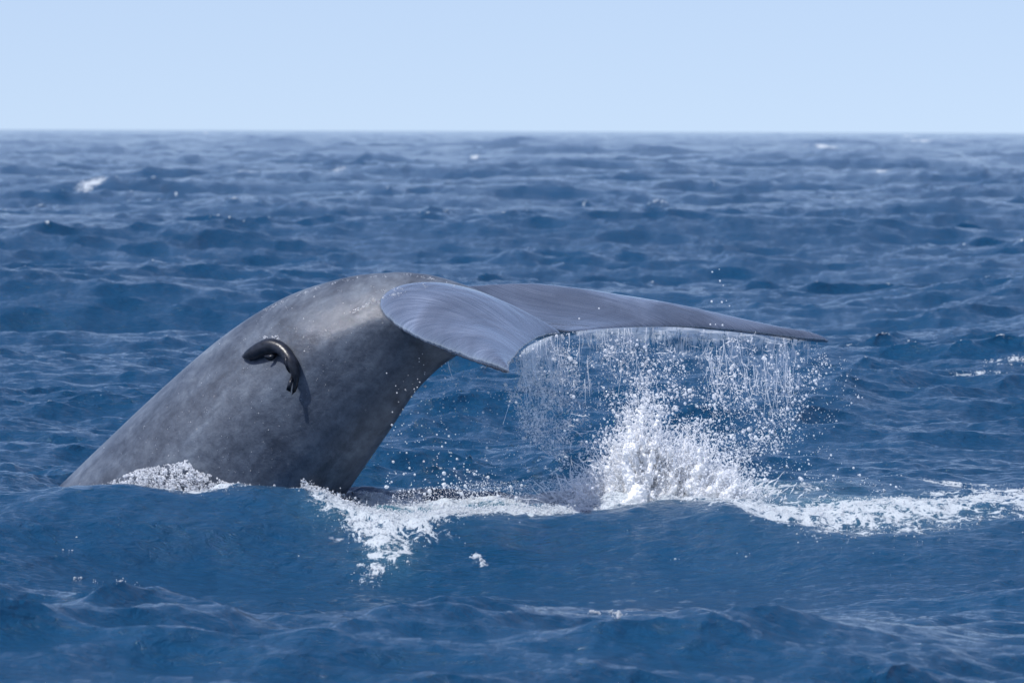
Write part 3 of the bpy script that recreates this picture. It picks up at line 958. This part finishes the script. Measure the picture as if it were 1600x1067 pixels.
add_obj('splash', sme2, M_SPLASH, kind='stuff', label='tall white fountain of splashing water behind the wave crest, right of the whale tail', category='splash')
# spray round the fountain
nS = 45000
k = rng.integers(0, len(JP), nS)
P = JP[k] + rng.normal(0, 1, (nS, 3)) * (.02 + .05 * rng.random((nS, 1)) ** 2) + np.array([0, 0, .012])
add_drops(P, drop_sizes(nS, mu=.0028, sig=.5, hi=.012))
k = rng.integers(0, len(JP), 5000)
P = JP[k] + rng.normal(0, 1, (5000, 3)) * np.array([.13, .13, .1]) + np.array([0, 0, .04])
add_drops(P, drop_sizes(5000, mu=.0035, sig=.5, hi=.012))

# bubbles and froth lying on the foam patches
FP, FR = [], []
tot = 30000
wts = np.array([a * b_ * s * (.3 if Xf > 1.55 else 1) for (Xf, Yf, a, b_, s) in FOAM if Yf < 60]); FN = [q for q in FOAM if q[1] < 60]
cnt = (wts / wts.sum() * tot).astype(int)
for (Xf, Yf, ax, ay, s), c in zip(FN, cnt):
    q = rng.normal(0, .55, (c, 2)) * np.array([ax, ay]) + np.array([Xf, Yf])
    nzv = CN.sample(q[:, 0], q[:, 1], ('z',))[0]
    q = q[nzv * .5 + s * .9 + rng.normal(0, .3, c) > .65]
    x_, y_, z_, _ = surface(q[:, 0], q[:, 1])
    fmq = np.clip(foam_mask(q[:, 0], q[:, 1]), 0, 1)
    r_ = drop_sizes(len(q), mu=.0034, sig=.5, hi=.016)
    FP.append(np.stack([x_, y_, z_ + fmq ** 1.5 * .016 + np.abs(rng.normal(0, .012, len(q))) * fmq], -1)); FR.append(r_)
# froth climbing the whale's flank at the waterline, and along the crest; white beads higher up imitate wet glints
def flank(poly, n_, mu, lo=.005, hi=.03, th=-.3):
    q = inside(poly, n_); q = q[clumpy(q, 9., th, 4)]
    P = []
    for a, b_ in q:
        h = on_whale(a, b_, rng.uniform(lo, hi))
        if h: P.append(h[0])
    if P: add_drops(np.array(P), drop_sizes(len(P), mu=mu, sig=.5, hi=.012))


flank([(168, 754), (215, 733), (250, 727), (285, 722), (292, 716), (305, 735), (330, 742), (350, 752), (372, 758), (400, 756), (395, 768), (330, 772), (200, 762)], 7000, .0030, .02, .15, -1.1)
flank([(465, 762), (490, 758), (520, 768), (556, 776), (556, 800), (500, 790)], 2500, .0030, .02, .12, -1.0)
flank([(405, 526), (436, 524), (438, 530), (415, 534), (404, 532)], 200, .0022)
flank([(545, 488), (600, 461), (634, 455), (632, 458), (600, 465), (548, 491)], 380, .0018)  # beads stand in for the highlight on the fluke-root ridge
flank([(405, 487), (450, 465), (500, 446), (560, 432), (640, 427), (700, 438), (698, 442), (640, 431), (560, 436), (502, 450), (452, 469), (408, 491)], 800, .0016, .0, .008, .1)  # row of beads imitating the bright rim light along the back
flank([(585, 455), (625, 448), (630, 452), (590, 460)], 60, .002)
for c in [(672, 434), (665, 446), (707, 446), (476, 498), (478, 495), (225, 668), (395, 640), (402, 646), (340, 535), (450, 480), (530, 455)]:
    flank([(c[0] - 4, c[1] - 3), (c[0] + 4, c[1] - 3), (c[0] + 4, c[1] + 3), (c[0] - 4, c[1] + 3)], 9, .0018)
cx = rng.uniform(470, 900, 3200)
cy = np.interp(cx, CX[:, 0] * 0 + [c[0] for c in crest], [c[1] for c in crest]) - np.abs(rng.normal(0, 6, 3200))
FP.append(np.array([at(a, b_, 37.75 + rng.normal(0, .12)) for a, b_ in zip(cx, cy)])); FR.append(drop_sizes(3200, mu=.0036, sig=.5, hi=.016))
flank([(130, 735), (250, 603), (420, 480), (560, 440), (690, 440), (600, 480), (500, 640), (420, 740)], 420, .0016, .0, .006)  # scattered beads imitating sparkles on the sunlit flank
# isolated glints of froth on the wave face
for px, py, n_ in [(118, 838, 7), (145, 834, 5), (108, 862, 6), (120, 905, 8), (150, 908, 4), (188, 910, 9), (215, 912, 3), (732, 850, 18), (742, 858, 26), (720, 848, 8), (972, 820, 18), (975, 828, 10), (962, 958, 16), (968, 962, 12), (930, 957, 5), (1056, 875, 4),
                   (1165, 868, 6), (830, 832, 6), (513, 843, 5), (465, 872, 3), (575, 858, 14), (598, 862, 12), (565, 875, 10), (570, 885, 8), (550, 905, 4), (1473, 640, 4), (350, 782, 4), (950, 985, 5), (640, 878, 5), (20, 650, 8)]:
    d = np.interp(py, [700, 790, 830, 870, 910, 960], [39, 37.5, 36.7, 35.8, 34.6, 31])
    for k in range(n_ * 2):
        a, b_ = px + rng.normal(0, 5), py + rng.normal(0, 2)
        # walk down the view ray to the water
        ys = np.linspace(28, 40, 300); pts = np.array([at(a, b_, q) for q in ys])
        zz_ = water_z(pts[:, 0], ys)
        hit = np.where(pts[:, 2] < zz_)[0]
        if len(hit):
            FP.append(pts[hit[0]][None] + np.array([[0, 0, .004]])); FR.append(drop_sizes(1, mu=.0042, sig=.5, hi=.009))
v, f = blobs(np.vstack(FP), np.concatenate(FR))
add_obj('sea_foam', mesh_np('sea_foam', v, f), M_FOAM, kind='stuff', label='bubbly white foam along the wave crest in front of the whale tail', category='foam')
print('foam tris', len(f))
v, f = blobs(np.vstack(DP), np.concatenate(DR), np.vstack(DS))
add_obj('spray', mesh_np('spray', v, f), M_DROP, kind='stuff', label='shower of bright water drops hanging in the air below the flukes, and beads imitating glints on the whale', category='spray')
print('spray tris', len(f))
